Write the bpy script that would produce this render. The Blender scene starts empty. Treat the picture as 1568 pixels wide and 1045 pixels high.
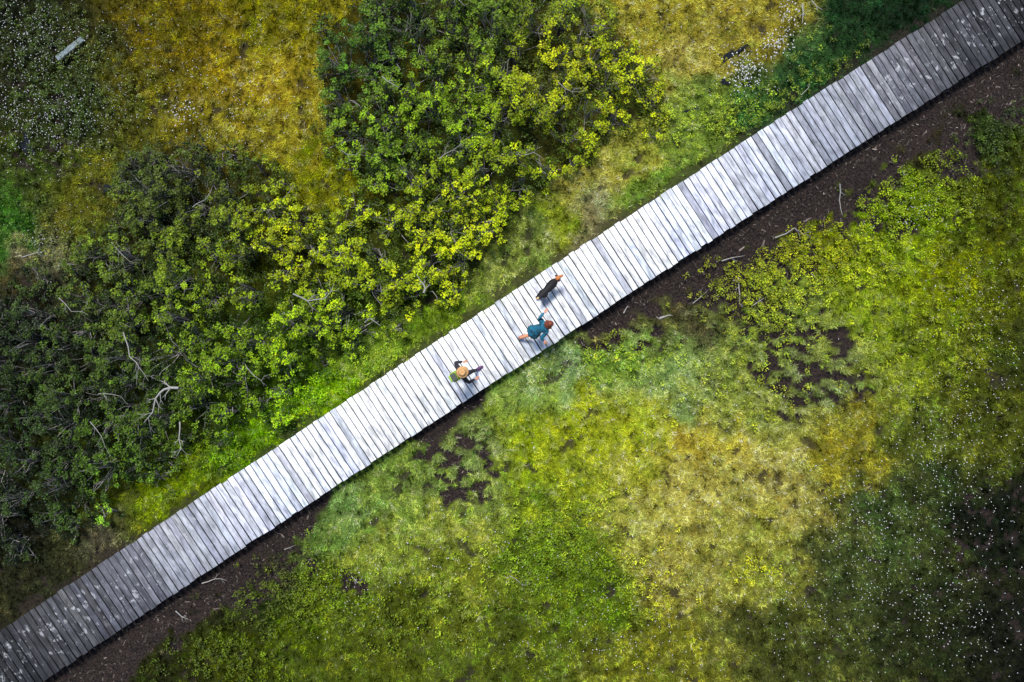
import bpy, bmesh, math
import numpy as np
from mathutils import Vector, Matrix
rng=np.random.default_rng(7)
H=24.0; S=0.02
GAIN=1.55
scene=bpy.context.scene
def P(px,py,z=0.0):
    k=S*(H-z)/H
    return Vector(((px-784)*k,(522.5-py)*k,z))
def lin(c):
    c=np.asarray(c,float)/255.0
    return np.where(c<=0.04045,c/12.92,((c+0.055)/1.055)**2.4)
def sat(c,s):
    g=(c@np.array([.3,.6,.1]))[...,None];return np.clip(g+(c-g)*s,0.001,None)
# ---------------------------------------------------------------- noise
def _h(ix,iy,seed):
    n=(ix.astype(np.int64)*374761393+iy.astype(np.int64)*668265263+seed*1442695041)&0xffffffff
    n=((n^(n>>13))*1274126177)&0xffffffff
    n=((n^(n>>16))*2246822519)&0xffffffff
    return ((n^(n>>15))&0xffffff)/float(0xffffff)
def vnoise(x,y,seed):
    ix=np.floor(x);iy=np.floor(y);fx=x-ix;fy=y-iy
    fx=fx*fx*(3-2*fx);fy=fy*fy*(3-2*fy)
    a=_h(ix,iy,seed);b=_h(ix+1,iy,seed);c=_h(ix,iy+1,seed);d=_h(ix+1,iy+1,seed)
    return (a*(1-fx)+b*fx)*(1-fy)+(c*(1-fx)+d*fx)*fy
def fbm(x,y,cell,octv=3,seed=0):
    s=0;a=1;t=0;f=1/cell
    ca,sa=math.cos(0.6),math.sin(0.6)
    for o in range(octv):
        X=(x*ca-y*sa)*f+17.3*o;Y=(x*sa+y*ca)*f-9.1*o
        s=s+a*vnoise(X,Y,seed+o*31);t+=a;a*=0.5;f*=2.03
        ca,sa=ca*0.8-sa*0.6,ca*0.6+sa*0.8
    return s/t
def sstep(a,b,x):
    t=np.clip((x-a)/(b-a),0,1);return t*t*(3-2*t)
# ---------------------------------------------------------------- maps
CP=[(50,50,48,54,26),(150,60,64,66,30),(250,60,115,104,30),(330,100,162,142,46),(400,130,178,158,58),(450,230,166,156,58),
(400,40,128,126,35),(480,280,124,130,35),(100,180,56,66,28),(200,180,98,98,34),(60,280,66,78,30),(30,330,64,114,36),(120,300,105,108,38),
(150,370,90,92,32),(70,380,135,130,95),(20,430,64,62,34),(340,200,148,140,52),(1020,50,176,164,66),(1060,90,194,180,90),(1150,30,168,156,66),(1100,150,120,140,64),
(1200,100,60,92,48),(1300,40,36,66,34),(1400,20,26,48,26),(1050,200,134,160,68),(900,250,182,176,84),(950,230,178,182,80),
(850,320,148,164,56),(980,280,132,164,66),(900,340,162,156,106),(800,400,140,156,74),(1150,190,66,110,54),(1240,150,50,90,44),(700,470,116,142,44),
(560,540,138,168,62),(480,600,130,174,38),(400,670,112,152,28),(250,730,120,142,26),(170,790,108,122,26),(60,860,52,54,32),
(170,830,84,80,62),(1200,310,66,58,38),(1380,220,54,46,32),(1500,130,35,32,22),(1060,450,84,80,52),(950,490,104,104,58),
(400,850,56,54,38),(300,910,46,44,28),(150,1010,35,36,22),(1130,420,98,106,45),(1250,380,120,132,34),(1400,340,118,144,34),
(1520,200,50,64,24),(1540,300,84,94,26),(1350,430,154,176,56),(1450,420,126,138,36),(1530,450,100,108,32),(1400,520,132,148,48),
(1500,600,92,100,34),(1350,560,142,156,58),(1240,560,132,146,80),(1150,620,150,160,74),(1180,500,144,166,70),(1030,590,154,182,104),
(950,540,136,168,70),(850,560,152,184,112),(780,600,152,180,86),(700,680,130,148,76),(800,680,160,182,52),(900,680,172,186,58),
(1000,680,186,190,72),(1080,680,196,180,76),(1080,750,204,194,98),(1180,750,192,184,96),(1000,800,190,188,92),(1050,880,168,162,80),
(1150,850,156,158,70),(1300,700,154,148,56),(1400,650,102,114,44),(1450,750,60,72,34),(1540,800,24,30,17),(1350,800,74,90,44),
(1300,880,74,84,42),(1400,950,46,54,26),(1530,980,26,30,18),(1200,980,78,84,36),(1000,980,120,124,44),(900,900,98,120,34),
(820,830,98,122,36),(800,980,92,106,34),(700,900,132,144,54),(700,820,164,176,76),(600,800,144,172,76),(540,780,130,162,84),
(650,740,124,148,66),(560,850,144,158,66),(500,880,108,128,38),(450,950,82,98,24),(600,980,90,102,32),(350,1000,66,76,18),
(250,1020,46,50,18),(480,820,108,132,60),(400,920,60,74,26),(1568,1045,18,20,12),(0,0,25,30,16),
(0,1045,25,26,18),(1568,0,22,34,18),(1568,560,70,78,28)]  # vegetation colours, with lens vignette painted in as darker corners
CPx=np.array([c[0] for c in CP],float);CPy=np.array([c[1] for c in CP],float);CPc=sat(lin([c[2:] for c in CP]),1.08)
BP=[(50,500,34,50,18),(50,650,30,48,18),(100,750,38,58,18),(200,450,76,94,26),(300,300,66,80,24),(350,400,100,120,24),(450,380,132,144,24),
(600,380,132,148,22),(680,350,150,164,26),(600,250,86,114,26),(700,200,100,128,24),(800,250,120,138,24),(850,120,138,146,24),
(950,150,136,148,28),(750,50,74,98,24),(550,100,56,86,26),(600,30,64,88,24),(250,600,60,82,24),(350,560,94,120,24),
(480,520,114,140,26),(150,560,49,68,20),(200,700,57,82,20),(350,650,82,108,22),(240,260,57,70,24),(20,800,26,38,16),(880,20,96,112,26),
(1250,400,146,150,28),(1400,300,126,142,28),(830,850,102,126,32),(450,900,92,108,24),(1150,870,180,188,36),(480,600,128,168,32),(170,780,56,78,20),(1540,200,50,70,20),(120,150,52,76,28),(1500,930,36,46,20)]
BPx=np.array([c[0] for c in BP],float);BPy=np.array([c[1] for c in BP],float);BPc=sat(lin([c[2:] for c in BP]),1.04)
def shepard(px,py,X,Y,C,soft=400.,p=2.2):
    out=np.zeros((len(px),3));w=np.zeros(len(px))
    for i in range(len(X)):
        k=1.0/((px-X[i])**2+(py-Y[i])**2+soft)**p*1e8
        out+=k[:,None]*C[i];w+=k
    return out/w[:,None]
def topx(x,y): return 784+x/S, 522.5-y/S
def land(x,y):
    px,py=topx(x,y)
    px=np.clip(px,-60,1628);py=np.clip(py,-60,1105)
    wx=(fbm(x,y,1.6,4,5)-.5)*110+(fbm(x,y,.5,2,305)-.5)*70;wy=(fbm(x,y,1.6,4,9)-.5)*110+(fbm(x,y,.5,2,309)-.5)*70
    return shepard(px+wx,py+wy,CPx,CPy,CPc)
def bushcol(x,y):
    px,py=topx(x,y)
    return shepard(px,py,BPx,BPy,BPc,900,1.6)
cx=np.array([30,270,470,855,1213,1521.]);cy=np.array([1007,847,713.5,461,229,31.])
cf=np.polyfit(cx,cy,2)
def walkd(px,py):
    sl=np.polyval(np.polyder(cf),px)
    return (py-np.polyval(cf,px))/np.sqrt(1+sl*sl)
def patch(px,py,a,b,rx,ry):
    return np.clip(1.3-((px-a)/rx)**2-((py-b)/ry)**2,0,1)
def band_w(q): return np.interp(q,[0,250,400,450,500,590,620,690,730,840,890,1000,1100,1200,1330,1450,1568],[84,90,84,40,0,0,46,42,0,0,56,88,96,100,112,122,116])
def peat(x,y):
    px,py=topx(x,y);d=walkd(px,py);q=px-d*0.547
    w=band_w(q)
    n=fbm(x,y,0.9,4,21)
    m=sstep(0,1,(w*(0.38+1.15*n)-(d-46))/14.0)*(d>0)*(w>2)
    m=m*(1-.9*sstep(.62,.70,fbm(x,y,.4,2,29))*sstep(70,95,d))
    t=np.maximum(patch(px,py,1235,560,125,100),patch(px,py,1175,490,120,55)*.9)
    t=np.maximum(t,patch(px,py,700,720,85,75)*.95)
    t=np.maximum(t,patch(px,py,1150,410,180,50)*.98);t=np.maximum(t,patch(px,py,950,510,90,40)*.98)
    t=np.maximum(t,patch(px,py,1330,330,140,50)*.9)
    t=np.maximum(t,patch(px,py,60,200,90,90)*.75);t=np.maximum(t,patch(px,py,1540,830,130,130)*.7)
    t=np.maximum(t,patch(px,py,440,880,90,50)*.85);t=np.maximum(t,patch(px,py,540,900,30,25)*.9)
    g=fbm(x*.8+y*.25,y,0.22,2,77)
    tm=sstep(.0,.08,t*0.60-g-.02)
    up=sstep(0,1,(10+26*n+d+46)/10.0)*(d<0)*0.7
    sg=sstep(.0,.06,.25-fbm(x,y,.36,2,177))*.8
    return np.clip(np.maximum(np.maximum(np.maximum(m,tm),sg),up*sstep(.35,.6,fbm(x,y,.6,3,3)+.1)),0,1)
BUSH=np.array([(-80,480),(0,470),(80,420),(115,400),(190,330),(200,262),(270,222),(340,228),(415,250),(445,300),(500,335),(540,320),(552,270),(505,200),(492,120),(500,50),(560,0),(580,-60),(850,-60),
(880,0),(960,60),(998,125),(990,175),(930,205),(865,260),(830,290),(760,365),(720,430),(650,470),(590,490),(520,550),(460,600),(390,640),(300,680),(205,745),(90,805),(0,845),(-80,880)],float)
def inpoly(px,py,poly):
    r=np.zeros(len(px),bool);n=len(poly);j=n-1
    for i in range(n):
        xi,yi=poly[i];xj,yj=poly[j]
        c=((yi>py)!=(yj>py))&(px<(xj-xi)*(py-yi)/(yj-yi+1e-9)+xi)
        r^=c;j=i
    return r
def ghei(x,y):
    px,py=topx(x,y)
    h=(fbm(x,y,0.8,3,41)-.5)*0.22+(fbm(x,y,4.,2,43)-.5)*.2
    h=h-peat(x,y)*0.08
    d=np.abs(walkd(px,py))
    return h*(0.3+0.7*sstep(40,90,d))
# ---------------------------------------------------------------- mesh util
def npmesh(name,V,F,cols=None,mats=(),mi=None,smooth=False,extra=None):
    V=np.asarray(V,np.float32).reshape(-1,3);F=np.asarray(F,np.int32);k=F.shape[1]
    me=bpy.data.meshes.new(name)
    me.vertices.add(len(V));me.vertices.foreach_set('co',V.ravel())
    me.loops.add(F.size);me.loops.foreach_set('vertex_index',F.ravel())
    me.polygons.add(len(F));me.polygons.foreach_set('loop_start',np.arange(0,F.size,k,dtype=np.int32))
    if mi is not None: me.polygons.foreach_set('material_index',np.asarray(mi,np.int32))
    if smooth: me.polygons.foreach_set('use_smooth',np.ones(len(F),bool))
    me.update(calc_edges=True)
    if cols is not None:
        a=me.attributes.new('col','FLOAT_COLOR','POINT')
        c=np.ones((len(V),4),np.float32);c[:,:3]=cols;a.data.foreach_set('color',c.ravel())
    if extra:
        for n,arr in extra.items():
            if arr.ndim==1:
                a=me.attributes.new(n,'FLOAT','POINT');a.data.foreach_set('value',arr.astype(np.float32))
            else:
                a=me.attributes.new(n,'FLOAT_VECTOR','POINT');a.data.foreach_set('vector',arr.astype(np.float32).ravel())
    for m in mats: me.materials.append(m)
    ob=bpy.data.objects.new(name,me)
    scene.collection.objects.link(ob)
    return ob
class Acc:
    def __init__(s): s.V=[];s.F=[];s.C=[];s.M=[];s.n=0
    def add(s,V,F,C,m=0):
        V=np.asarray(V,float).reshape(-1,3);F=np.asarray(F,int)
        s.V.append(V);s.F.append(F+s.n)
        C=np.asarray(C,float)
        s.C.append(np.broadcast_to(C,(len(V),3)) if C.ndim==1 else C)
        s.M.append(np.full(len(F),m));s.n+=len(V)
    def make(s,name,mats,smooth=False):
        return npmesh(name,np.concatenate(s.V),np.concatenate(s.F),np.concatenate(s.C),mats,np.concatenate(s.M),smooth)
def tube(pts,rad,k=5):
    pts=[Vector(p) for p in pts];V=[];F=[]
    for i,p in enumerate(pts):
        t=(pts[min(i+1,len(pts)-1)]-pts[max(i-1,0)]).normalized()
        a=t.cross(Vector((0,0,1)))
        if a.length<1e-3:a=Vector((1,0,0))
        a.normalize();b=t.cross(a)
        for j in range(k):
            an=2*math.pi*j/k;V.append(p+(a*math.cos(an)+b*math.sin(an))*rad[i])
    for i in range(len(pts)-1):
        for j in range(k):
            F.append((i*k+j,i*k+(j+1)%k,(i+1)*k+(j+1)%k,(i+1)*k+j))
    return np.array([tuple(v) for v in V]),np.array(F)
# ---------------------------------------------------------------- materials
def mat(name):
    m=bpy.data.materials.new(name);m.use_nodes=True
    nt=m.node_tree;b=nt.nodes['Principled BSDF'];return m,nt,b
def N(nt,t,**kw):
    n=nt.nodes.new(t)
    for k,v in kw.items(): setattr(n,k,v)
    return n
def vegmat(name,trans=0.25,nscale=25,rough=.65,gloss=True):
    m,nt,b=mat(name)
    a=N(nt,'ShaderNodeAttribute',attribute_name='col')
    src=a.outputs['Color']
    if gloss:
        g=N(nt,'ShaderNodeNewGeometry');no=N(nt,'ShaderNodeTexNoise');no.inputs['Scale'].default_value=nscale;no.inputs['Detail'].default_value=1
        nt.links.new(g.outputs['Position'],no.inputs['Vector'])
        mr=N(nt,'ShaderNodeMapRange');mr.inputs['To Min'].default_value=.7;mr.inputs['To Max'].default_value=1.3
        nt.links.new(no.outputs['Fac'],mr.inputs['Value'])
        mx=N(nt,'ShaderNodeVectorMath',operation='SCALE')
        nt.links.new(a.outputs['Color'],mx.inputs[0]);nt.links.new(mr.outputs[0],mx.inputs['Scale'])
        src=mx.outputs[0]
        nt.links.new(src,b.inputs['Base Color']);b.inputs['Roughness'].default_value=rough
        b.inputs['Specular IOR Level'].default_value=.25;sh=b
    else:
        nt.nodes.remove(b);sh=N(nt,'ShaderNodeBsdfDiffuse');nt.links.new(src,sh.inputs['Color'])
    out=[n for n in nt.nodes if n.type=='OUTPUT_MATERIAL'][0]
    if trans>0:
        tr=N(nt,'ShaderNodeBsdfTranslucent');ms=N(nt,'ShaderNodeMixShader');ms.inputs[0].default_value=trans
        nt.links.new(src,tr.inputs['Color'])
        nt.links.new(sh.outputs[0],ms.inputs[1]);nt.links.new(tr.outputs[0],ms.inputs[2]);nt.links.new(ms.outputs[0],out.inputs['Surface'])
    else: nt.links.new(sh.outputs[0],out.inputs['Surface'])
    return m
M_grass=vegmat('grass_blades',.3,gloss=False);M_leaf=vegmat('leaves',.3,14,.5);M_bark=vegmat('bark_twigs',0,40,.85)
def plain(name,c,rough=.7,nscale=60,amt=.25,bump=0.15):
    m,nt,b=mat(name);c=lin(c)
    tc=N(nt,'ShaderNodeTexCoord');no=N(nt,'ShaderNodeTexNoise');no.inputs['Scale'].default_value=nscale;no.inputs['Detail'].default_value=4
    nt.links.new(tc.outputs['Object'],no.inputs['Vector'])
    cr=N(nt,'ShaderNodeValToRGB');e=cr.color_ramp.elements
    e[0].position=.3;e[1].position=.7
    e[0].color=(*(c*(1-amt)),1);e[1].color=(*(c*(1+amt)),1)
    nt.links.new(no.outputs['Fac'],cr.inputs[0]);nt.links.new(cr.outputs[0],b.inputs['Base Color'])
    b.inputs['Roughness'].default_value=rough
    if bump:
        bp=N(nt,'ShaderNodeBump');bp.inputs['Strength'].default_value=bump;bp.inputs['Distance'].default_value=.01
        nt.links.new(no.outputs['Fac'],bp.inputs['Height']);nt.links.new(bp.outputs[0],b.inputs['Normal'])
    return m
m,nt,b=mat('bog_ground');M_ground=m
a=N(nt,'ShaderNodeAttribute',attribute_name='col');pm=N(nt,'ShaderNodeAttribute',attribute_name='peat')
g=N(nt,'ShaderNodeNewGeometry')
n1=N(nt,'ShaderNodeTexNoise');n1.inputs['Scale'].default_value=9;n1.inputs['Detail'].default_value=8;n1.inputs['Roughness'].default_value=.7
n2=N(nt,'ShaderNodeTexNoise');n2.inputs['Scale'].default_value=16;n2.inputs['Detail'].default_value=8;n2.inputs['Roughness'].default_value=.72
for n in(n1,n2): nt.links.new(g.outputs['Position'],n.inputs['Vector'])
mr=N(nt,'ShaderNodeMapRange');mr.inputs['From Min'].default_value=.3;mr.inputs['From Max'].default_value=.7;mr.inputs['To Min'].default_value=.3;mr.inputs['To Max'].default_value=1.15
nt.links.new(n1.outputs['Fac'],mr.inputs['Value'])
sc=N(nt,'ShaderNodeVectorMath',operation='SCALE');nt.links.new(a.outputs['Color'],sc.inputs[0]);nt.links.new(mr.outputs[0],sc.inputs['Scale'])
cr=N(nt,'ShaderNodeValToRGB');e=cr.color_ramp.elements;e[0].position=.40;e[0].color=(.005,.0045,.006,1);e[1].position=.68;e[1].color=(.050,.034,.026,1)
nt.links.new(n2.outputs['Fac'],cr.inputs[0])
mx=N(nt,'ShaderNodeMix',data_type='RGBA');nt.links.new(pm.outputs['Fac'],mx.inputs[0]);nt.links.new(sc.outputs[0],mx.inputs[6]);nt.links.new(cr.outputs[0],mx.inputs[7])
nt.links.new(mx.outputs[2],b.inputs['Base Color']);b.inputs['Roughness'].default_value=.85;b.inputs['Specular IOR Level'].default_value=.12
bp=N(nt,'ShaderNodeBump');bp.inputs['Strength'].default_value=.9;bp.inputs['Distance'].default_value=.05
nt.links.new(n2.outputs['Fac'],bp.inputs['Height']);nt.links.new(bp.outputs[0],b.inputs['Normal'])
# ---------------------------------------------------------------- ground
far=np.array([22,24,27,32,40,55,80,130,220,400.])
xs=np.concatenate([-far[::-1],np.linspace(-20,20,500),far]);ys=np.concatenate([-far[::-1],np.linspace(-15,15,375),far])
X,Y=np.meshgrid(xs,ys);x=X.ravel();y=Y.ravel()
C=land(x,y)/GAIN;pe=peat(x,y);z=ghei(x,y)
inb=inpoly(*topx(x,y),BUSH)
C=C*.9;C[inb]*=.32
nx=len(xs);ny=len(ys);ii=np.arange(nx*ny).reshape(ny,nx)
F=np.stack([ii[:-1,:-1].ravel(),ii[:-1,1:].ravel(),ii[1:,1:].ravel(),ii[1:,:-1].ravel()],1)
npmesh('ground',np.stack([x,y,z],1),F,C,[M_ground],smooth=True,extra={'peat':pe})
# ---------------------------------------------------------------- grass
def blades(bx,by,bz,col,nb,Lr,Wr,incl,basef=.5,tipf=1.25,jit=.38,lsc=None):
    n=len(bx);T=n*nb
    x=np.repeat(bx,nb)+rng.normal(0,.02,T);y=np.repeat(by,nb)+rng.normal(0,.02,T);z=np.repeat(bz,nb)
    c=np.repeat(col,nb,0)*np.exp(rng.normal(0,jit,(T,1)))
    th=rng.uniform(0,2*np.pi,T);inc=np.radians(rng.uniform(incl[0],incl[1],T));L=rng.uniform(Lr[0],Lr[1],T)*(np.repeat(rng.uniform(.7,1.3,n) if lsc is None else lsc,nb))
    W=rng.uniform(Wr[0],Wr[1],T)
    dx=np.cos(th)*np.sin(inc)*L;dy=np.sin(th)*np.sin(inc)*L;dz=np.cos(inc)*L
    ox=-np.sin(th)*W;oy=np.cos(th)*W
    V=np.empty((T,3,3));V[:,0]=np.stack([x-ox,y-oy,z],1);V[:,1]=np.stack([x+ox,y+oy,z],1);V[:,2]=np.stack([x+dx,y+dy,z+dz],1)
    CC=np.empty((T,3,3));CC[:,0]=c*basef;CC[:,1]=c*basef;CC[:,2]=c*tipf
    return V.reshape(-1,3),np.arange(T*3).reshape(-1,3),np.clip(CC,0.001,.8).reshape(-1,3)
sp=.105
gx,gy=np.meshgrid(np.arange(-19,19,sp),np.arange(-14,14,sp));gx=gx.ravel();gy=gy.ravel()
gx=gx+rng.uniform(-sp,sp,len(gx))*.8;gy=gy+rng.uniform(-sp,sp,len(gy))*.8
px,py=topx(gx,gy);d=walkd(px,py)
pe=peat(gx,gy);inb=inpoly(px,py,BUSH)
keep=(np.abs(d)>44)&(rng.random(len(gx))>pe*1.03)&~(inb&(rng.random(len(gx))<.6))
gx=gx[keep];gy=gy[keep];px=px[keep];py=py[keep];inb=inb[keep];d=d[keep];pe=pe[keep]
col=land(gx,gy)/GAIN
cl=fbm(gx,gy,.26,2,61);cl2=fbm(gx,gy,1.3,3,62);cl3=fbm(gx,gy,.12,1,161)
lum=(.22+1.6*sstep(.25,.75,cl))*(.55+.9*cl3)+.4*(cl2-.5)
col=col*np.clip(lum,.12,9)[:,None]*1.95*np.exp(rng.normal(0,.26,(len(gx),1)))
hu=fbm(gx,gy,.6,3,63);hu2=fbm(gx,gy,.45,2,64)
r=rng.random(len(gx))
of=sstep(.56,.72,hu)[:,None]*.25+(r<.06)[:,None]*.5
col=col*(1+of*np.array([.4,-.08,-.2]))
gf=sstep(.50,.70,hu2)[:,None]*.65
col=col*(1+gf*np.array([-.34,-.02,.15]))
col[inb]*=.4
straw=(r>.91)&~inb
L1=col[straw].sum(1)[:,None]
col[straw]=col[straw]*.35+lin((215,208,160))*.5*L1
dk=(r>.06)&(r<.16)
col[dk]*=.4
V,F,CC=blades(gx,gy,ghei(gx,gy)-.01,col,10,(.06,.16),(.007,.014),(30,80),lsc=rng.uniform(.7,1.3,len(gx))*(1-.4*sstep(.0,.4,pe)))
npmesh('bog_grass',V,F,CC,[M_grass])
# ---------------------------------------------------------------- leaves
def leaves(cxyz,col,nl,spread,L=(.045,.075),up=.6,jit=.26):
    n=len(cxyz);T=n*nl
    th=rng.uniform(0,2*np.pi,T);rr=np.sqrt(rng.random(T));ph=rr*1.45
    D=np.stack([np.cos(th)*np.sin(ph),np.sin(th)*np.sin(ph),np.cos(ph)*up],1)
    sc=np.repeat(rng.uniform(.6,1.35,n),nl)[:,None]
    B=np.repeat(cxyz,nl,0)+D*rng.uniform(.2,1,(T,1))*spread*sc
    inc=rng.uniform(-.35,.7,T);th2=th+rng.normal(0,.6,T)
    A=np.stack([np.cos(th2)*np.cos(inc),np.sin(th2)*np.cos(inc),np.sin(inc)],1)
    l=rng.uniform(L[0],L[1],T)[:,None];side=np.stack([-np.sin(th2),np.cos(th2),rng.normal(0,.35,T)],1)
    w=l*.34
    V=np.empty((T,4,3));V[:,0]=B;V[:,1]=B+A*l*.5+side*w;V[:,2]=B+A*l;V[:,2,2]-=l[:,0]*.15;V[:,3]=B+A*l*.5-side*w
    c=np.repeat(col,nl,0)*np.exp(rng.normal(0,jit,(T,1)))*(1+rng.normal(0,.08,(T,3)))
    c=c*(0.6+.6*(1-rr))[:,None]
    CC=np.repeat(np.clip(c,0.002,.8)[:,None,:],4,1)
    return V.reshape(-1,3),np.arange(T*4).reshape(-1,4),CC.reshape(-1,3)
cent=[];tries=0
while tries<9000:
    tries+=1
    a=rng.uniform(-80,1010);b_=rng.uniform(-60,880)
    if not inpoly(np.array([a]),np.array([b_]),BUSH)[0]:continue
    if all((a-q[0])**2+(b_-q[1])**2>38**2 for q in cent): cent.append((a,b_))
def bushdist(px,py):
    best=1e9
    for i in range(len(BUSH)):
        a=BUSH[i-1];b=BUSH[i];ab=b-a;t=np.clip(((px-a[0])*ab[0]+(py-a[1])*ab[1])/(ab@ab),0,1)
        best=min(best,math.hypot(px-a[0]-ab[0]*t,py-a[1]-ab[1]*t))
    return best
def shrub(px,py,R,hh,name='willow_shrub',dens=26,bright=1.0):
    g0=P(px,py,0);bx,by=g0.x,g0.y
    ac=Acc()
    gz=float(ghei(np.array([bx]),np.array([by]))[0])
    def layer(n,zl,zh,f,tint):
        rr=R*np.sqrt(rng.random(n))*1.05;th=rng.uniform(0,2*np.pi,n)
        lobes=1+.22*np.sin(th*3+px)+.12*np.sin(th*5+py)
        rr=rr*lobes;x=bx+rr*np.cos(th);y=by+rr*np.sin(th)
        z=gz+hh*(1-.55*np.clip(rr/R,0,1.2)**2)*rng.uniform(zl,zh,n)
        k=fbm(x,y,.34,2,88)>(.44 if f>.8 else .25)
        x,y,z=x[k],y[k],z[k]
        c=bushcol(x,y)/GAIN*f*bright*np.array(tint)
        c=c*(0.55+1.0*fbm(x,y,.5,2,99))[:,None]*np.exp(rng.normal(0,.3,(len(x),1)))
        return np.stack([x,y,z],1),c
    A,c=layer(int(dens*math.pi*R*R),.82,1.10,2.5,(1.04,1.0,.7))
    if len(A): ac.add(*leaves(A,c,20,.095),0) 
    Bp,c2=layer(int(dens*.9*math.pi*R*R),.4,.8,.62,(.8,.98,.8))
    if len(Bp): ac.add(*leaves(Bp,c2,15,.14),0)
    allp=A if len(A) else Bp
    for i in range(min(len(allp),18)):
        e=Vector(allp[rng.integers(len(allp))]);s=Vector((bx+rng.normal(0,.08),by+rng.normal(0,.08),gz-.05))
        m1=s.lerp(e,.4)+Vector((rng.normal(0,.08),rng.normal(0,.08),hh*.15));m2=s.lerp(e,.75)+Vector((rng.normal(0,.05),rng.normal(0,.05),hh*.08))
        V,F=tube([s,m1,m2,e],[.022,.015,.010,.004],4)
        gc=rng.uniform(.07,.28);ac.add(V,F,np.array([gc,gc*.95,gc*.9]),1)
    ac.make(name,[M_leaf,M_bark])
for (a,b_) in cent:
    dd=bushdist(a,b_)*S
    R=rng.uniform(.62,.95)
    if dd<.5:R*=.62
    hh=min(rng.uniform(1.0,1.9),.55+dd*.9)
    shrub(a,b_,R,hh)
shrub(172,782,.34,.65,bright=4.5)
for (a,b_,R,hh) in [(560,505,.5,.7),(610,500,.45,.6),(430,640,.5,.6),(350,672,.45,.6),(250,728,.45,.6),(120,800,.5,.6),(40,835,.5,.6),(880,255,.4,.6),(1000,205,.35,.5),(690,455,.4,.55)]:
    shrub(a,b_,R,hh)
def zone(cxp,cyp,rx,ry,n):
    a=rng.normal(0,1,(n,2));return cxp+a[:,0]*rx*.6,cyp+a[:,1]*ry*.6
zs=[(830,850,90,80,360),(450,900,90,60,300),(1250,400,130,50,380),(1400,310,110,50,330),(1520,210,60,50,160),(950,900,70,60,140),(1150,870,22,18,30),(590,560,80,40,70),(1130,430,80,40,130),
 (480,612,70,35,100),(330,690,90,30,110),(30,330,50,45,60),(1180,470,60,50,120),(350,1000,90,50,170),(1290,130,90,50,120),(1060,190,70,35,90),(640,930,120,80,160),(1110,600,150,60,110),
 (120,150,120,100,420),(60,60,80,60,160),(140,380,80,40,120),(950,545,60,30,60),(1450,500,120,120,160),(900,790,80,50,80),(1150,170,90,40,110),(1380,250,90,40,60)]
ZX=[];ZY=[]
for q in zs:
    a,b_=zone(*q);ZX.append(a);ZY.append(b_)
ZX=np.concatenate(ZX);ZY=np.concatenate(ZY);x=(ZX-784)*S;y=(522.5-ZY)*S
dz_=walkd(ZX,ZY);bw_=band_w(ZX-dz_*.547)
k=(np.abs(dz_)>60)&~((dz_>0)&(dz_<46+bw_*.62)&(rng.random(len(ZX))<.88));x=x[k];y=y[k]
c=(land(x,y)*.6+bushcol(x,y)*.6)/GAIN*1.7*np.exp(rng.normal(0,.34,(len(x),1)))*np.array([1,1,.6])
V,F,CC=leaves(np.stack([x,y,ghei(x,y)+rng.uniform(.08,.25,len(x))],1),c,16,.11,(.035,.065))
npmesh('bog_myrtle_cover',V,F,CC,[M_leaf])
# tussocks
n=4200;tx=rng.uniform(-18,18,n);ty=rng.uniform(-13,13,n)
def dense(a,b_,rx,ry,n): return (a+rng.normal(0,.5,n)*rx-784)*S,(522.5-b_-rng.normal(0,.5,n)*ry)*S
for q in [(1235,560,120,95,460),(700,720,85,75,200),(1150,400,180,50,200),(950,510,90,40,110)]:
    a,b_=dense(*q);tx=np.concatenate([tx,a]);ty=np.concatenate([ty,b_])
ppx,ppy=topx(tx,ty)
pk=peat(tx,ty);k=(np.abs(walkd(ppx,ppy))>56)&~inpoly(ppx,ppy,BUSH)&(pk<.3)
tx=tx[k];ty=ty[k];c=sat(land(tx,ty),.85)/GAIN*2.3*np.exp(rng.normal(0,.32,(len(tx),1)))
V,F,CC=blades(tx,ty,ghei(tx,ty),c,30,(.08,.19),(.006,.010),(15,75),.35,1.3)
npmesh('sedge_tussocks',V,F,CC,[M_grass])
# cotton grass heads
cg=[(60,180,90,70,760),(40,60,80,60,360),(150,170,60,50,220),(330,150,130,120,420),(1138,112,22,26,200),(1186,72,16,14,90),(1205,30,20,30,90),(1450,700,120,110,560),(1400,860,150,110,480),
(1300,800,60,60,130),(1500,500,80,120,220),(700,850,140,80,190),(980,900,160,90,200),(550,890,60,60,80),(1250,930,130,80,200),(900,990,200,50,150),(280,175,20,18,50),(850,560,80,40,90),(1400,330,60,30,90),(1100,700,200,100,200),(700,150,250,120,120),(100,60,150,40,260),
(1050,600,120,50,80),(1480,960,100,70,180),(80,365,40,20,80),(1060,60,80,60,100),(250,330,120,80,140),(1150,110,60,60,80)]
ZX=[];ZY=[];ZR=[]
for (a,b_,rx,ry,n) in cg:
    q=rng.normal(0,1,(n,2));ZX.append(a+q[:,0]*rx*.6);ZY.append(b_+q[:,1]*ry*.6);ZR.append(np.full(n,1.5 if n<210 and rx<30 else 1.))
ZX=np.concatenate(ZX);ZY=np.concatenate(ZY);ZR=np.concatenate(ZR);x=(ZX-784)*S;y=(522.5-ZY)*S
k=(np.abs(walkd(ZX,ZY))>56);x,y,ZR=x[k],y[k],ZR[k];n=len(x)
oc=np.array([(1,0,0),(0,1,0),(-1,0,0),(0,-1,0),(0,0,1.2),(0,0,-.8)]);of=np.array([(0,1,4),(1,2,4),(2,3,4),(3,0,4),(1,0,5),(2,1,5),(3,2,5),(0,3,5)])
rr=rng.uniform(.008,.022,n)*ZR;zz=ghei(x,y)+rng.uniform(.14,.26,n)
V=np.stack([x,y,zz],1)[:,None,:]+oc[None]*rr[:,None,None]*rng.uniform(.7,1.3,(n,6,1))
F=(of[None]+np.arange(n)[:,None,None]*6).reshape(-1,3)
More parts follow.
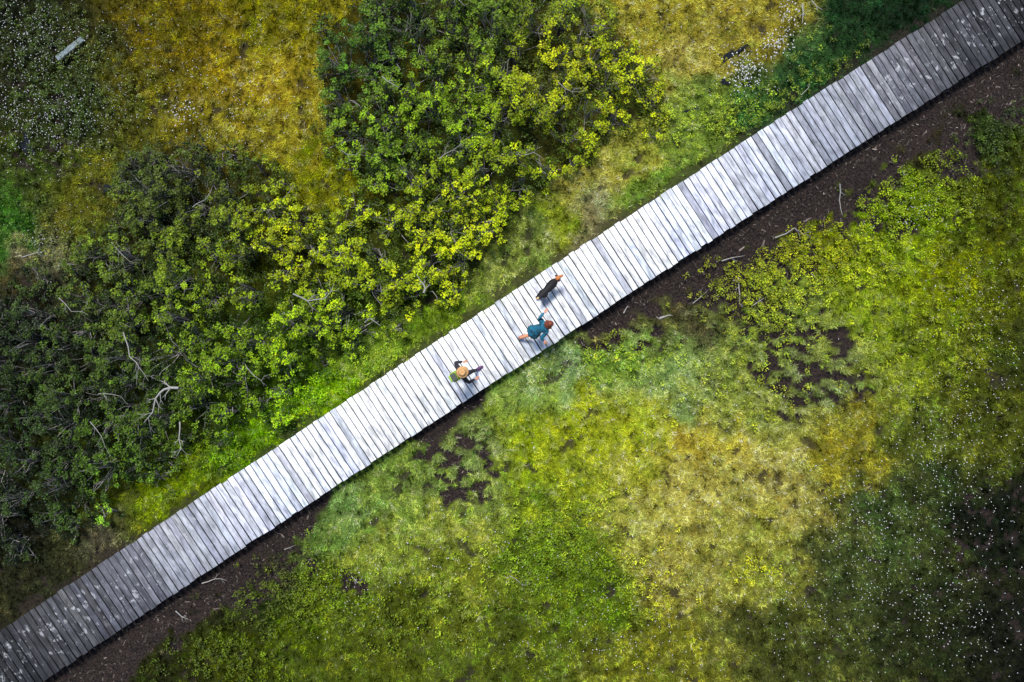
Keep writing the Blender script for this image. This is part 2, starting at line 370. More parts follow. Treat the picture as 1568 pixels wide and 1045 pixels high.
stV=np.stack([np.stack([x-.002,y,zz-.25],1),np.stack([x+.002,y,zz-.25],1),np.stack([x,y,zz],1)],1).reshape(-1,3)
V=np.concatenate([V.reshape(-1,3),stV]);F=np.concatenate([F,np.arange(n*3).reshape(-1,3)+n*6])
CC=np.concatenate([np.full((n*6,3),.8),np.full((n*3,3),.12)])
npmesh('cotton_grass',V,F,CC,[M_grass])
# debris in peat
n=3400;pxs=rng.uniform(-60,1600,n*12);dd=rng.uniform(46,190,n*12)
ax=pxs+dd*.547;ay=np.polyval(cf,pxs)+dd*.837;x=(ax-784)*S;y=(522.5-ay)*S
k=peat(x,y)>.6;x=x[k][:n];y=y[k][:n];n=len(x)
th=rng.uniform(0,np.pi,n);L=rng.uniform(.02,.09,n)*np.where(rng.random(n)<.1,2.2,1);W=L*rng.uniform(.12,.4,n);Hh=.012
z=ghei(x,y)+.005
u=np.stack([np.cos(th),np.sin(th),rng.normal(0,.15,n)],1);v=np.stack([-np.sin(th),np.cos(th),0*th],1);c0=np.stack([x,y,z],1)
V=[]
for (a,b_,h_) in [(-1,-1,0),(1,-.6,0),(1.1,.7,0),(-1,1,0),(-.9,-.8,1),(.9,-.5,1),(.95,.5,1),(-.8,.8,1)]:
    V.append(c0+u*(a*L/2)[:,None]+v*(b_*W/2)[:,None]+np.array([0,0,h_*Hh]))
V=np.stack(V,1);bf=np.array([(4,5,6,7),(0,1,5,4),(1,2,6,5),(2,3,7,6),(3,0,4,7)])
F=(bf[None]+np.arange(n)[:,None,None]*8).reshape(-1,4)
cc=rng.uniform(.015,.13,n)*np.where(rng.random(n)<.08,3.2,1);CC=np.repeat((cc[:,None]*np.array([1,.82,.70]))[:,None],8,1).reshape(-1,3)
npmesh('wood_debris',V.reshape(-1,3),F,CC,[M_bark])
# ---------------------------------------------------------------- dead branches
def branch(name,pts,r,z,forks=4,c=.36):
    ac=Acc();W=[P(a,b_,0) for a,b_ in pts];W=[Vector((q.x,q.y,z+rng.normal(0,.04)+float(ghei(np.array([q.x]),np.array([q.y]))[0]))) for q in W]
    path=[W[0]]
    for i in range(len(W)-1):
        path+= [W[i].lerp(W[i+1],.5)+Vector((rng.normal(0,.04),rng.normal(0,.04),rng.normal(0,.02))),W[i+1]]
    rad=[r*(1-.8*i/(len(path)-1)) for i in range(len(path))]
    V,F=tube(path,rad,6);col=np.array([c,c*.96,c*.9]);ac.add(V,F,col)
    tot=(path[-1]-path[0]).length
    for f in range(forks):
        i=rng.integers(1,len(path)-1);s=path[i];t=(path[i+1]-path[i-1]).normalized();sg=rng.choice([-1,1])
        perp=Vector((-t.y,t.x,0))*sg;Lf=tot*rng.uniform(.18,.45)
        a1=s+(t*.6+perp*.7)*Lf*.5;a2=a1+(t*.8+perp*.4+Vector((0,0,rng.normal(0,.3))))*Lf*.5
        V,F=tube([s,a1,a2],[rad[i]*.6,rad[i]*.35,.003],5);ac.add(V,F,col*rng.uniform(.8,1.1))
        a3=a1+(t*.2+perp*1.)*Lf*.3;V,F=tube([a1,a3],[rad[i]*.3,.003],4);ac.add(V,F,col)
    ac.make(name,[M_bark],True)
DB=[([(305,590),(285,592),(272,605),(268,625),(255,640)],.042,1.5,9),([(225,510),(235,545),(250,560),(262,580)],.02,1.5,7),([(300,640),(300,665),(297,690)],.026,1.2,7),
([(470,455),(490,465),(515,462),(528,440)],.026,1.5,7),([(655,452),(655,440),(645,425)],.034,1.2,7),([(685,5),(705,35),(718,50)],.018,1.9,3),
([(600,148),(615,158),(628,158)],.017,1.7,3),([(680,262),(700,250),(722,238)],.014,1.6,4),([(325,330),(345,320),(355,300)],.014,1.5,4),([(565,495),(575,490),(590,500)],.024,.75,5),
([(205,380),(225,400),(245,410)],.013,1.5,4),([(170,640),(190,660),(200,690)],.014,1.3,4),([(400,560),(420,580),(435,570)],.013,1.3,4),([(790,255),(815,250),(830,262)],.014,1.4,4),
([(130,460),(150,480),(175,485)],.013,1.4,4),([(540,250),(560,255),(575,240)],.012,1.5,4),([(850,150),(870,165),(890,160)],.012,1.5,3),([(180,600),(205,600),(225,615)],.013,1.3,4)]
for p,r,z,f in DB: branch('dead_branch',p,r,z,f,.27)
DW=[([(1284,283),(1288,305),(1290,330)],.026,.1,1),([(1130,425),(1133,450),(1135,470)],.026,.1,3),([(1010,488),(1030,484)],.04,.06,0),([(310,893),(330,886),(348,889)],.02,.08,2),([(270,935),(290,948)],.02,.06,3),
([(538,885),(548,893),(556,880)],.018,.15,3),([(1222,150),(1237,128)],.012,.2,1),([(1385,262),(1392,266)],.04,.06,0),([(955,480),(962,468)],.022,.06,1),([(1150,470),(1172,455)],.018,.1,3),([(1185,365),(1215,350),(1240,362)],.02,.1,4),
([(1240,420),(1248,440)],.02,.12,3),([(1105,400),(1140,392)],.022,.1,3),([(1060,465),(1090,440)],.014,.08,2),([(1225,10),(1225,40)],.028,.2,4),([(1240,5),(1255,20)],.02,.2,3),([(780,880),(800,895),(815,890)],.012,.15,4),
([(435,842),(452,836)],.014,.08,2),([(560,500),(580,487)],.02,.15,4),([(40,395),(75,385)],.018,.15,3)]
for p,r,z,f in DW: branch('driftwood_branch',p,r,z,f,.3)
# pools
m,nt,b=mat('bog_water');b.inputs['Base Color'].default_value=(.006,.008,.012,1);b.inputs['Roughness'].default_value=.12;b.inputs['Specular IOR Level'].default_value=.3
no=N(nt,'ShaderNodeTexNoise');no.inputs['Scale'].default_value=6;bp=N(nt,'ShaderNodeBump');bp.inputs['Strength'].default_value=.05
nt.links.new(no.outputs['Fac'],bp.inputs['Height']);nt.links.new(bp.outputs[0],b.inputs['Normal']);M_water=m
for (a,b_,rx,ry,rot) in [(42,222,8,15,.3),(206,322,7,14,-.2),(166,288,10,4,.5),(1120,84,20,4,.5),(1108,128,8,4,0),(1060,168,12,3,.3)]:
    c=P(a,b_);V=[(c.x,c.y,0)];K=30
    z0=float(ghei(np.array([c.x]),np.array([c.y]))[0])+.04
    for i in range(K):
        t=2*math.pi*i/K;r_=1+.35*math.sin(3*t+a)+.22*math.sin(5*t)+.12*math.sin(9*t+b_);X_=rx*S*r_*math.cos(t);Y_=ry*S*r_*math.sin(t)
        V.append((c.x+X_*math.cos(rot)-Y_*math.sin(rot),c.y+X_*math.sin(rot)+Y_*math.cos(rot),0))
    V=[(q[0],q[1],z0) for q in V]
    npmesh('bog_pool',V,[(0,1+i,1+(i+1)%K) for i in range(K)],None,[M_water])
# ---------------------------------------------------------------- boardwalk
m,nt,b=mat('weathered_planks');M_wood=m
wc=N(nt,'ShaderNodeAttribute',attribute_name='wc');ca=N(nt,'ShaderNodeAttribute',attribute_name='col')
def noise(sx,sy,sz,det=5,ro=.6):
    mp=N(nt,'ShaderNodeMapping');mp.inputs['Scale'].default_value=(sx,sy,sz);nt.links.new(wc.outputs['Vector'],mp.inputs['Vector'])
    n=N(nt,'ShaderNodeTexNoise');n.inputs['Scale'].default_value=1;n.inputs['Detail'].default_value=det;n.inputs['Roughness'].default_value=ro
    nt.links.new(mp.outputs[0],n.inputs['Vector']);return n
def mrange(src,a,b2,c,d2):
    r=N(nt,'ShaderNodeMapRange');r.inputs[1].default_value=a;r.inputs[2].default_value=b2;r.inputs[3].default_value=c;r.inputs[4].default_value=d2
    nt.links.new(src,r.inputs[0]);return r.outputs[0]
grain=noise(42,2.6,37);blot=noise(8,2.2,51,4);big=noise(.9,1.4,0,3);worn=noise(6,4.0,91,3,.7)
g1=mrange(grain.outputs['Fac'],.3,.7,.68,1.15);g2=mrange(blot.outputs['Fac'],.36,.62,.55,1.15);g3=mrange(big.outputs['Fac'],.3,.7,.85,1.1)
def mul(a_,b_):
    q=N(nt,'ShaderNodeMath',operation='MULTIPLY');nt.links.new(a_,q.inputs[0]);nt.links.new(b_,q.inputs[1]);return q.outputs[0]
fac=mul(mul(g1,g2),g3)
sc=N(nt,'ShaderNodeVectorMath',operation='SCALE');nt.links.new(ca.outputs['Color'],sc.inputs[0]);nt.links.new(fac,sc.inputs['Scale'])
sx=N(nt,'ShaderNodeSeparateXYZ');nt.links.new(wc.outputs['Vector'],sx.inputs[0])
ab=N(nt,'ShaderNodeMath',operation='ABSOLUTE');nt.links.new(sx.outputs['Y'],ab.inputs[0])
band=mul(mrange(ab.outputs[0],.02,.22,.25,1),mrange(ab.outputs[0],.5,.75,1,0))
wf=mul(mul(mrange(worn.outputs['Fac'],.56,.64,0,1),band),mrange(grain.outputs['Fac'],.3,.6,.5,1))
mx=N(nt,'ShaderNodeMix',data_type='RGBA',blend_type='LIGHTEN');nt.links.new(mrange(wf,0,1,0,.9),mx.inputs[0]);nt.links.new(sc.outputs[0],mx.inputs[6]);mx.inputs[7].default_value=(.36,.37,.39,1)
nt.links.new(mx.outputs[2],b.inputs['Base Color']);b.inputs['Roughness'].default_value=.8;b.inputs['Specular IOR Level'].default_value=.12
bp=N(nt,'ShaderNodeBump');bp.inputs['Strength'].default_value=.5;bp.inputs['Distance'].default_value=.004
nt.links.new(grain.outputs['Fac'],bp.inputs['Height']);nt.links.new(bp.outputs[0],b.inputs['Normal'])
ZT=.40
kz=(H-ZT)/H
qx=np.linspace(-700,2300,3001);qy=np.polyval(cf,qx)
wx=(qx-784)*S*kz;wy=(522.5-qy)*S*kz
al=np.concatenate([[0],np.cumsum(np.hypot(np.diff(wx),np.diff(wy)))])
ac_V=[];ac_F=[];ac_C=[];ac_W=[];nn=0
pitch=.205;ns=int(al[-1]/pitch)
HW=50.5*S*kz
for i in range(ns):
    s=i*pitch;xc=np.interp(s,al,wx);yc=np.interp(s,al,wy);pxc=np.interp(s,al,qx)
    x2=np.interp(s+.1,al,wx);y2=np.interp(s+.1,al,wy);t=Vector((x2-xc,y2-yc,0)).normalized()
    an=rng.normal(0,.004);t=Vector((t.x*math.cos(an)-t.y*math.sin(an),t.x*math.sin(an)+t.y*math.cos(an),0));l=Vector((-t.y,t.x,0))
    w=pitch/2-rng.uniform(.009,.015);hL=HW+rng.normal(0,.012);hR=HW+rng.normal(0,.012);zt=ZT+rng.normal(0,.002)
    br=np.interp(pxc,[-100,0,150,300,420,560,900,1050,1200,1320,1430,1568,1700],[36,48,86,174,222,252,252,232,206,152,86,52,44])  # plank tone falls off towards both ends: vignette painted into the wood colour
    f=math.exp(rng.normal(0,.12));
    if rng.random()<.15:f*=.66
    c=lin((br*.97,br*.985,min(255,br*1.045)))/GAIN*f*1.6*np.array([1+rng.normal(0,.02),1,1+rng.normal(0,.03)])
    c=np.clip(c,0,.86)
    rnd=rng.random();cc=Vector((xc,yc,0));tiltz=rng.normal(0,.002)
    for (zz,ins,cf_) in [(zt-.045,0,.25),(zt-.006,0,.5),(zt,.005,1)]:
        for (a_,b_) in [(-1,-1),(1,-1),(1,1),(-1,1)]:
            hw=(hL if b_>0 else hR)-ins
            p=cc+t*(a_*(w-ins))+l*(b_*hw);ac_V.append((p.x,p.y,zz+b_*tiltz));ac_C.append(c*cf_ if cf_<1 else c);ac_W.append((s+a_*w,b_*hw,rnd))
    for (a_,b_) in [(0,4),(4,8)]:
        for j in range(4): ac_F.append((nn+a_+j,nn+a_+(j+1)%4,nn+b_+(j+1)%4,nn+b_+j))
    ac_F.append((nn+8,nn+9,nn+10,nn+11));ac_F.append((nn+3,nn+2,nn+1,nn));nn+=12
bw=bpy.data.objects.new('boardwalk',None);scene.collection.objects.link(bw)
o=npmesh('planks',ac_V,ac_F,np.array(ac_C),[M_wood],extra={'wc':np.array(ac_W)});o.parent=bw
M_beam=plain('dark_timber',(52,46,42),.85,20,.3)
V=[];F=[];nn=0
for off in(-.72,0,.72):
    for i in range(0,3000,20):
        j=min(i+20,3000)
        for q in(i,j):
            j2=min(q+1,3000);i2=j2-1
            t=Vector((wx[j2]-wx[i2],wy[j2]-wy[i2],0)).normalized();l=Vector((-t.y,t.x,0));c=Vector((wx[q],wy[q],0))+l*off
            for (a_,zz) in [(-.05,ZT-.19),(.05,ZT-.19),(.05,ZT-.052),(-.05,ZT-.052)]:
                p=c+l*a_;V.append((p.x,p.y,zz))
        for k in range(4):F.append((nn+k,nn+(k+1)%4,nn+4+(k+1)%4,nn+4+k))
        nn+=8
        if i%60==0:
            c=Vector((wx[i],wy[i],0));t=Vector((wx[i+1]-wx[i],wy[i+1]-wy[i],0)).normalized();l=Vector((-t.y,t.x,0))
            c=c+l*(off+.103 if off<=0 else off-.103)
            for zz in(-.4,ZT-.055):
                for (a_,b_) in [(-.05,-.05),(.05,-.05),(.05,.05),(-.05,.05)]:
                    p=c+t*a_+l*b_;V.append((p.x,p.y,zz))
            for k in range(4):F.append((nn+k,nn+(k+1)%4,nn+4+(k+1)%4,nn+4+k))
            nn+=8
o=npmesh('bearers_and_posts',V,F,None,[M_beam]);o.parent=bw
def box(name,L,W,T,loc,rotz,m,bev=.01):
    bm=bmesh.new();bmesh.ops.create_cube(bm,size=1);bmesh.ops.scale(bm,vec=(L,W,T),verts=bm.verts)
    bmesh.ops.bevel(bm,geom=bm.edges[:],offset=bev,segments=2,affect='EDGES')
    me=bpy.data.meshes.new(name);bm.to_mesh(me);bm.free();me.materials.append(m)
    o=bpy.data.objects.new(name,me);scene.collection.objects.link(o);o.location=loc;o.rotation_euler=(0,0,rotz);return o
M_old=plain('old_grey_wood',(100,112,114),.8,14,.4)
c=P(112,78);box('loose_wooden_plank',1.0,.17,.04,(c.x,c.y,.18),math.atan2(30,38),M_old)
# ---------------------------------------------------------------- figures
def skin(verts,edges,rads,name,mats,ematid,sub=2,parent=None):
    me=bpy.data.meshes.new(name+'_t');me.from_pydata([tuple(v) for v in verts],edges,[]);ob=bpy.data.objects.new(name+'_t',me);scene.collection.objects.link(ob)
    md=ob.modifiers.new('s','SKIN');md.use_smooth_shade=True
    for i,sv in enumerate(me.skin_vertices[0].data):
        r=rads[i];sv.radius=(r,r) if not isinstance(r,tuple) else r;sv.use_root=(i==0)
    ms=ob.modifiers.new('ss','SUBSURF');ms.levels=sub;ms.render_levels=sub
    dg=bpy.context.evaluated_depsgraph_get();dg.update()
    nm=bpy.data.meshes.new_from_object(ob.evaluated_get(dg));bpy.data.objects.remove(ob)
    nm.name=name;nm.materials.clear()
    for m_ in mats:nm.materials.append(m_)
    segs=[(Vector(verts[a]),Vector(verts[b_])) for a,b_ in edges]
    for p in nm.polygons:
        c=p.center;best=1e9;bi=0
        for k,(a,b_) in enumerate(segs):
            ab=b_-a;t=max(0,min(1,(c-a).dot(ab)/max(ab.length_squared,1e-9)));dd=(c-a-ab*t).length
            if dd<best:best=dd;bi=k
        p.material_index=ematid[bi];p.use_smooth=True
    o=bpy.data.objects.new(name,nm);scene.collection.objects.link(o)
    if parent:o.parent=parent
    return o
def bm_ob(bm,name,m,parent,smooth=True):
    me=bpy.data.meshes.new(name);bm.to_mesh(me);bm.free();me.materials.append(m)
    if smooth:
        for p in me.polygons:p.use_smooth=True
    o=bpy.data.objects.new(name,me);scene.collection.objects.link(o);o.parent=parent;return o
M_skin=plain('skin',(205,140,105),.5,30,.08)
def basis(f,u):
    f=f.normalized();l=u.cross(f).normalized();u=f.cross(l).normalized()
    return Matrix(((f.x,l.x,u.x),(f.y,l.y,u.y),(f.z,l.z,u.z))).to_4x4()
def ell(bm,c,r,seg=16):
    q=bmesh.ops.create_uvsphere(bm,u_segments=seg,v_segments=max(6,seg*2//3),radius=1)
    bmesh.ops.scale(bm,vec=r,verts=q['verts']);bmesh.ops.translate(bm,vec=c,verts=q['verts']);return q['verts']
def head(center,f,u,parent,hairmat,long=False):
    B=Matrix.Translation(center)@basis(f,u)
    bm=bmesh.new();vs=ell(bm,(0,0,0),(.095,.076,.118),20)
    for v in vs:
        if v.co.z<-.03: v.co.y*=1-(-v.co.z-.03)*3.2;v.co.x*=1-(-v.co.z-.03)*1.2
        if v.co.x>.07 and abs(v.co.z-.01)<.03: v.co.x-=.006
    ell(bm,(.098,0,-.012),(.017,.012,.022),8);ell(bm,(.085,0,-.062),(.011,.024,.007),8)
    for s_ in(-1,1): ell(bm,(.0,s_*.078,-.01),(.018,.009,.03),8)
    bm.transform(B);bm_ob(bm,'head',M_skin,parent)
    bm=bmesh.new()
    for s_ in(-1,1): ell(bm,(.084,s_*.03,.012),(.008,.012,.007),8)
    bm.transform(B);bm_ob(bm,'eyes',M_dark,parent)
    bm=bmesh.new();vs=ell(bm,(-.012,0,.022),(.104,.092,.118),28)
    for v in vs:
        if v.co.x>.05 and v.co.z<.055: v.co.x=.05+(v.co.x-.05)*.1
        if v.co.z<-.03 and not long: v.co.z=-.03+(v.co.z+.03)*.5
        w=math.atan2(v.co.y,v.co.x)
        k=1+.04*math.sin(w*11+v.co.z*30)+.03*math.sin(v.co.y*160+v.co.x*60);v.co.x*=k;v.co.y*=k
    if long:
        for s_ in range(16):
            a=math.radians(100+160*s_/15);p0=Vector((math.cos(a)*.085,math.sin(a)*.085,.02))
            for k in range(7):
                p=p0+Vector((math.cos(a)*.03*math.sin(k*.6)-.006*k,math.sin(a)*(.035*math.sin(k*.5)),-.038*k))
                ell(bm,p,(.026,.022,.032),8)
    bm.transform(B);bm_ob(bm,'hair',hairmat,parent)
def hand(w,dr,side,up,parent,name):
    dr=dr.normalized();side=(side-dr*side.dot(dr)).normalized();nrm=dr.cross(side)
    if nrm.z<0:nrm=-nrm
    V=[w,w+dr*.035,w+dr*.075];R=[.026,.030,.022];E=[(0,1),(1,2)]
    for k,(o,L) in enumerate([(-.03,.062),(-.010,.075),(.011,.07),(.031,.055)]):
        b0=w+dr*.085+side*o;i=len(V);V+=[b0,b0+dr*L*.5-nrm*.008,b0+dr*L-nrm*.026];R+=[.0105,.0092,.0075];E+=[(2,i),(i,i+1),(i+1,i+2)]
    i=len(V);V+=[w+dr*.03-side*.035,w+dr*.065-side*.055-nrm*.01,w+dr*.09-side*.058-nrm*.016];R+=[.013,.011,.009];E+=[(1,i),(i,i+1),(i+1,i+2)]
    skin(V,E,R,name,[M_skin],[0]*len(E),1,parent)
def shoe(heel,toe_dir,parent,m,z0):
    bm=bmesh.new();f=toe_dir.normalized();B=Matrix.Translation(heel)@basis(f,Vector((0,0,1)))
    vs=ell(bm,(.085,0,.045),(.15,.052,.05),16)
    for v in vs:
        if v.co.z<.0:v.co.z=0
        if v.co.x>.1:v.co.z*=.72
    ell(bm,(-.0,0,.09),(.055,.045,.06),12)
    bm.transform(B);bm_ob(bm,'shoe',m,parent)
M_dark=plain('near_black_fabric',(26,24,30),.8);M_navy=plain('navy_fabric',(26,30,60),.8)
def human(name,pel,chest,neck,headc,hf,LH,RH,LE,RE,LS,RS,LK,LA,RK,RA,tl,mats,hairmat,legsplit=(2,2,2,2),long=False,shoem=None,ldir=None,rdir=None):
    par=bpy.data.objects.new(name,None);scene.collection.objects.link(par)
    side=(LS-RS).normalized()
    hipL=pel+side*.09-Vector((0,0,.04));hipR=pel-side*.09-Vector((0,0,.04))
    mid=pel.lerp(chest,.5)
    V=[pel,mid,chest,neck,headc-Vector((0,0,.04)),LS,LE,LH,RS,RE,RH,hipL,LK,LA,hipR,RK,RA,LK.lerp(LA,.35),RK.lerp(RA,.35),hipL.lerp(LK,.5),hipR.lerp(RK,.5)]
    R=[.125,.115,.135,.052,.05,.072,.055,.036,.072,.055,.036,.10,.06,.038,.10,.06,.038,.058,.058,.082,.082]
    E=[(0,1),(1,2),(2,3),(3,4),(2,5),(5,6),(6,7),(2,8),(8,9),(9,10),(0,11),(11,19),(19,12),(12,17),(17,13),(0,14),(14,20),(20,15),(15,18),(18,16)]
    I=[0,0,0,2,0,0,0,0,0,0,1,1,legsplit[0],legsplit[1],legsplit[1],1,1,legsplit[2],legsplit[3],legsplit[3]]
    skin(V,E,R,'body',mats,I,2,par)
    head(headc,hf,Vector((0,0,1))+(headc-neck).normalized()*1.,par,hairmat,long)
    hand(LH,(LH-LE),tl,Vector((0,0,1)),par,'hand_left');hand(RH,(RH-RE),tl,Vector((0,0,1)),par,'hand_right')
    shoe(Vector((LA.x,LA.y,LA.z-.07)),ldir,par,shoem,0);shoe(Vector((RA.x,RA.y,RA.z-.07)),rdir,par,shoem,0)
    return par
Z=ZT+.004
f=Vector((.86,.50,0)).normalized();l=Vector((-f.y,f.x,0));up=Vector((0,0,1))
hd=P(707,571,2.0);pel=Vector((hd.x,hd.y,Z+.93))-f*.06;chest=pel+up*.40+f*.03;neck=chest+up*.17+f*.03;headc=neck+up*.14+f*.03
LS=chest+l*.18+up*.07;RS=chest-l*.18+up*.07
LE=LS+l*.16-up*.22-f*.02;LHd=LE+f*.20-up*.04-l*.08
RE=RS-l*.17-up*.21+f*.03;RHd=RE+f*.20-up*.08
toe=P(736,563,Z);RAk=Vector((toe.x,toe.y,Z+.075))-f*.14;LAk=Vector((pel.x,pel.y,Z+.10))-f*.34+l*.10
RKn=(pel-l*.09).lerp(RAk,.5)+f*.10+up*.02;LKn=(pel+l*.09).lerp(LAk,.5)+f*.09
M_shirt=plain('charcoal_shirt',(36,34,46),.8);M_shoeP=plain('plum_shoe',(80,40,84),.6)
M_blond=plain('light_brown_hair',(150,105,60),.6,80,.3)
p1=human('hiker_with_backpack',pel,chest,neck,headc,f,LHd,RHd,LE,RE,LS,RS,LKn,LAk,RKn,RAk,l,[M_shirt,M_navy,M_skin,M_dark],M_blond,legsplit=(1,1,3,3),shoem=M_shoeP,ldir=f,rdir=f)
def lathe(prof,seg=32):
    bm=bmesh.new();rings=[]
    for r,zv in prof: rings.append([bm.verts.new((r*math.cos(2*math.pi*j/seg)*1.08,r*math.sin(2*math.pi*j/seg),zv+(.012*math.cos(4*math.pi*j/seg)*-1 if r>.12 else 0))) for j in range(seg)])
    for a,b_ in zip(rings,rings[1:]):
        for j in range(seg): bm.faces.new((a[j],a[(j+1)%seg],b_[(j+1)%seg],b_[j]))
    bm.faces.new(rings[-1]);return bm
M_hat=plain('straw_hat',(188,144,92),.8,40,.35,.4);M_band=plain('hat_band',(86,50,28),.7)
bm=lathe([(.095,.0),(.13,-.004),(.165,-.018),(.168,-.014),(.13,.004),(.100,.012),(.096,.06),(.085,.092),(.06,.102),(.03,.094),(.012,.09)])
T=Matrix.Translation(headc+up*.05)@basis(f,up);bm.transform(T);bm_ob(bm,'hat',M_hat,p1)
bm=lathe([(.1035,.014),(.1035,.034),(.0995,.036)]);bm.faces.ensure_lookup_table();bmesh.ops.delete(bm,geom=[bm.faces[-1]],context='FACES_ONLY');bm.transform(T);bm_ob(bm,'hat_band',M_band,p1)
M_pack=plain('lime_backpack',(140,176,52),.7,14,.3);M_packg=plain('grey_backpack_trim',(60,66,60),.7)
def rbox(c,s,m,name,parent,B,pw=.38):
    bm=bmesh.new();q=bmesh.ops.create_uvsphere(bm,u_segments=32,v_segments=20,radius=1)
    for v in bm.verts:
        v.co=Vector([math.copysign(abs(t)**pw,t)*sz/2*.92 for t,sz in zip(v.co,s)])+Vector(c)
    bm.transform(B);return bm_ob(bm,name,m,parent)
B=Matrix.Translation(chest-f*.22)@basis(f,up)
rbox((0,0,-.02),(.20,.32,.46),M_pack,'backpack',p1,B);rbox((-.01,0,.2),(.17,.26,.10),M_packg,'backpack_lid',p1,B);rbox((-.12,0,-.08),(.10,.22,.24),M_pack,'backpack_pocket',p1,B)
for s_ in(-1,1):
    pts=[chest-f*.14+l*s_*.09+up*.12,chest-f*.02+l*s_*.10+up*.185,chest+f*.10+l*s_*.10+up*.10,chest+f*.12+l*s_*.11-up*.05,chest+l*s_*.145-up*.16,chest-f*.15+l*s_*.12-up*.2]
    V,F=tube(pts,[.02]*6,8);o=npmesh('backpack_strap',V,F,None,[M_pack],smooth=True);o.parent=p1
# --- woman in teal jacket
f=Vector((.91,.41,0)).normalized();l=Vector((-f.y,f.x,0))
hd=P(843,496,1.93);pel=Vector((.66,.28,Z+.86));head_c=Vector((hd.x,hd.y,Z+1.40));neck=head_c-f*.07-up*.13;chest=neck-f*.11-up*.12
LS=chest+l*.17+up*.05;RS=chest-l*.17+up*.05
LHd=P(833,479,1.55);LE=LS.lerp(LHd,.5)-f*.12-up*.05
RHd=P(833,522,1.45);RE=RS.lerp(RHd,.5)-f*.13-up*.04
rt=P(795,518,Z);RAk=Vector((rt.x,rt.y,Z+.16));LAk=Vector((pel.x,pel.y,Z+.075))+f*.26+l*.07
RKn=(pel-l*.09).lerp(RAk,.5)+f*.10-up*.08;LKn=(pel+l*.09).lerp(LAk,.5)+f*.22
M_teal=plain('teal_jacket',(10,84,108),.6,9,.75);M_teald=plain('dark_teal_shorts',(14,46,60),.8)
M_red=plain('auburn_hair',(110,48,24),.5,90,.4,.3);M_shoeO=plain('rust_shoe',(150,80,50),.7)
p2=human('woman_in_teal_jacket',pel,chest,neck,head_c,(f-up*.15),LHd,RHd,LE,RE,LS,RS,LKn,LAk,RKn,RAk,l,[M_teal,M_teald,M_skin,M_dark],M_red,legsplit=(1,2,1,2),long=True,shoem=M_shoeO,ldir=f,rdir=(f-up*.55))
bm=bmesh.new();seg=36;rings=[]
for k,(t_,ra,rb) in enumerate([(.45,.105,.12),(.25,.130,.155),(.0,.155,.19),(-.2,.175,.215),(-.21,.165,.205)]):
    c=pel+ (chest-pel)*t_;rings.append([bm.verts.new(c+ (f-up*.45).normalized()*ra*math.cos(2*math.pi*j/seg)*(1+.07*math.sin(j*1.7+k*.4))+l*rb*math.sin(2*math.pi*j/seg)*(1+.07*math.sin(j*2.3+k*.4))) for j in range(seg)])
for a,b_ in zip(rings,rings[1:]):
    for j in range(seg): bm.faces.new((a[j],a[(j+1)%seg],b_[(j+1)%seg],b_[j]))
bm_ob(bm,'jacket_hem',M_teal,p2)
# --- dog
dogp=bpy.data.objects.new('dog',None);scene.collection.objects.link(dogp)
M_black=plain('black_fur',(17,15,17),.75,70,.5,.4);M_tan=plain('tan_fur',(176,104,50),.7,70,.35,.4);M_cream=plain('cream_fur',(190,160,115),.8,70,.2)
a=P(831,451,.85);b2=P(847,434,.9);f=Vector((b2.x-a.x,b2.y-a.y,0)).normalized();l=Vector((-f.y,f.x,0))
rump=Vector((a.x,a.y,Z+.50));sh=Vector((b2.x,b2.y,Z+.50))
m1=rump.lerp(sh,.35)+up*.005;m2=rump.lerp(sh,.72)-up*.03
nk=sh+f*.09+up*.10;hc=nk+f*.08+up*.07
V=[m2,m1,rump,sh,nk,hc];R=[.125,.10,.10,.115,.08,.065];E=[(0,1),(1,2),(0,3),(3,4),(4,5)];I=[0,0,0,0,0]
def leg(root,pts,rr,ids):
    prev=root
    for p,r,i_ in zip(pts,rr,ids):
        V.append(p);R.append(r);E.append((prev,len(V)-1));I.append(i_);prev=len(V)-1
for s_,ph in((1,.10),(-1,-.06)):
    b0=sh+l*.085*s_;leg(3,[b0-up*.10,b0-up*.25-f*.03+f*ph*.4,b0-up*.38+f*ph,Vector(((b0+f*(ph+.0)).x,(b0+f*ph).y,Z+.035)),Vector(((b0+f*(ph+.06)).x,(b0+f*(ph+.06)).y,Z+.025))],[.06,.042,.03,.027,.027],[0,0,0,1,1])
    b0=rump+l*.08*s_;ph=-ph;leg(2,[b0-up*.08+f*.02,b0-up*.22+f*(.08+ph*.5),b0-up*.34-f*(.08-ph),Vector(((b0+f*(ph-.05)).x,(b0+f*(ph-.05)).y,Z+.035)),Vector(((b0+f*(ph+.02)).x,(b0+f*(ph+.02)).y,Z+.025))],[.075,.055,.03,.027,.027],[0,0,0,1,1])
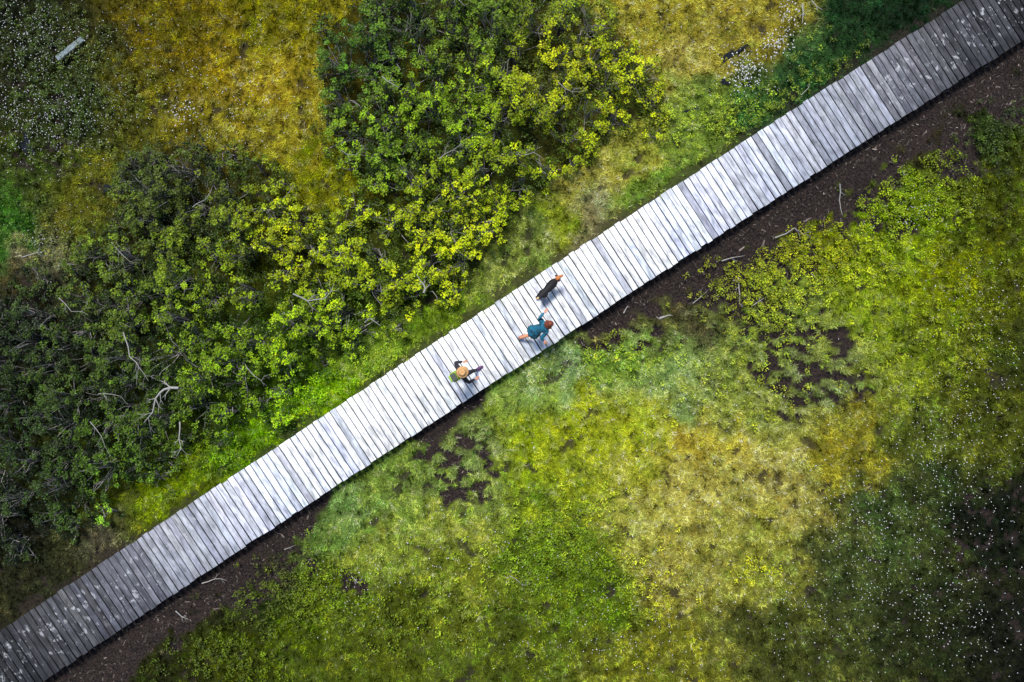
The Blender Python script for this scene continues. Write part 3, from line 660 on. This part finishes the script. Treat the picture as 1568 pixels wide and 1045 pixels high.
leg(2,[rump-f*.10+up*.03,rump-f*.18+up*.06+l*.02,rump-f*.24+up*.10+l*.03],[.05,.045,.022],[0,0,2])
skin(V,E,R,'body',[M_black,M_tan,M_cream],I,2,dogp)
B=Matrix.Translation(hc+f*.02)@basis(f*.95-up*.2+l*-.25,up)
bm=bmesh.new();ell(bm,(0,0,.01),(.085,.075,.07),14);vs=ell(bm,(.11,0,-.02),(.085,.038,.036),12)
bm.transform(B);bm_ob(bm,'head',M_tan,dogp)
bm=bmesh.new();ell(bm,(.192,0,-.005),(.014,.016,.012),8)
for s_ in(-1,1): ell(bm,(.062,s_*.038,.035),(.01,.01,.01),8)
bm.transform(B);bm_ob(bm,'nose_and_eyes',M_dark,dogp)
bm=bmesh.new()
for s_ in(-1,1):
    vs=ell(bm,(-.02,s_*.085,.02),(.035,.02,.055),10)
    for v in vs:
        if v.co.z<0: v.co.y+=s_*.015
bm.transform(B);bm_ob(bm,'ears',M_black,dogp)
# ---------------------------------------------------------------- light/camera
w=bpy.data.worlds.new('World');scene.world=w;w.use_nodes=True;nt=w.node_tree
sky=nt.nodes.new('ShaderNodeTexSky');sky.sky_type='NISHITA';sky.sun_disc=False
el=math.radians(62);azv=Vector((-.35,1,0)).normalized()
sky.sun_elevation=el;sky.sun_rotation=math.atan2(azv.x,azv.y)
bg=nt.nodes['Background'];nt.links.new(sky.outputs[0],bg.inputs[0]);bg.inputs[1].default_value=.15
sd=bpy.data.lights.new('sun','SUN');sd.energy=5.0;sd.angle=math.radians(14);sd.color=(1,.97,.92)
so=bpy.data.objects.new('sun',sd);scene.collection.objects.link(so)
dirv=Vector((azv.x*math.cos(el),azv.y*math.cos(el),math.sin(el)));so.rotation_euler=dirv.to_track_quat('Z','Y').to_euler();so.location=dirv*50
cd=bpy.data.cameras.new('camera');co=bpy.data.objects.new('camera',cd);scene.collection.objects.link(co)
co.location=(0,0,H);co.rotation_euler=(0,0,0);cd.sensor_width=36;cd.lens=36*H/(1568*S);cd.clip_end=2000
scene.camera=co
scene.view_settings.view_transform='Standard';scene.view_settings.look='None';scene.view_settings.exposure=0
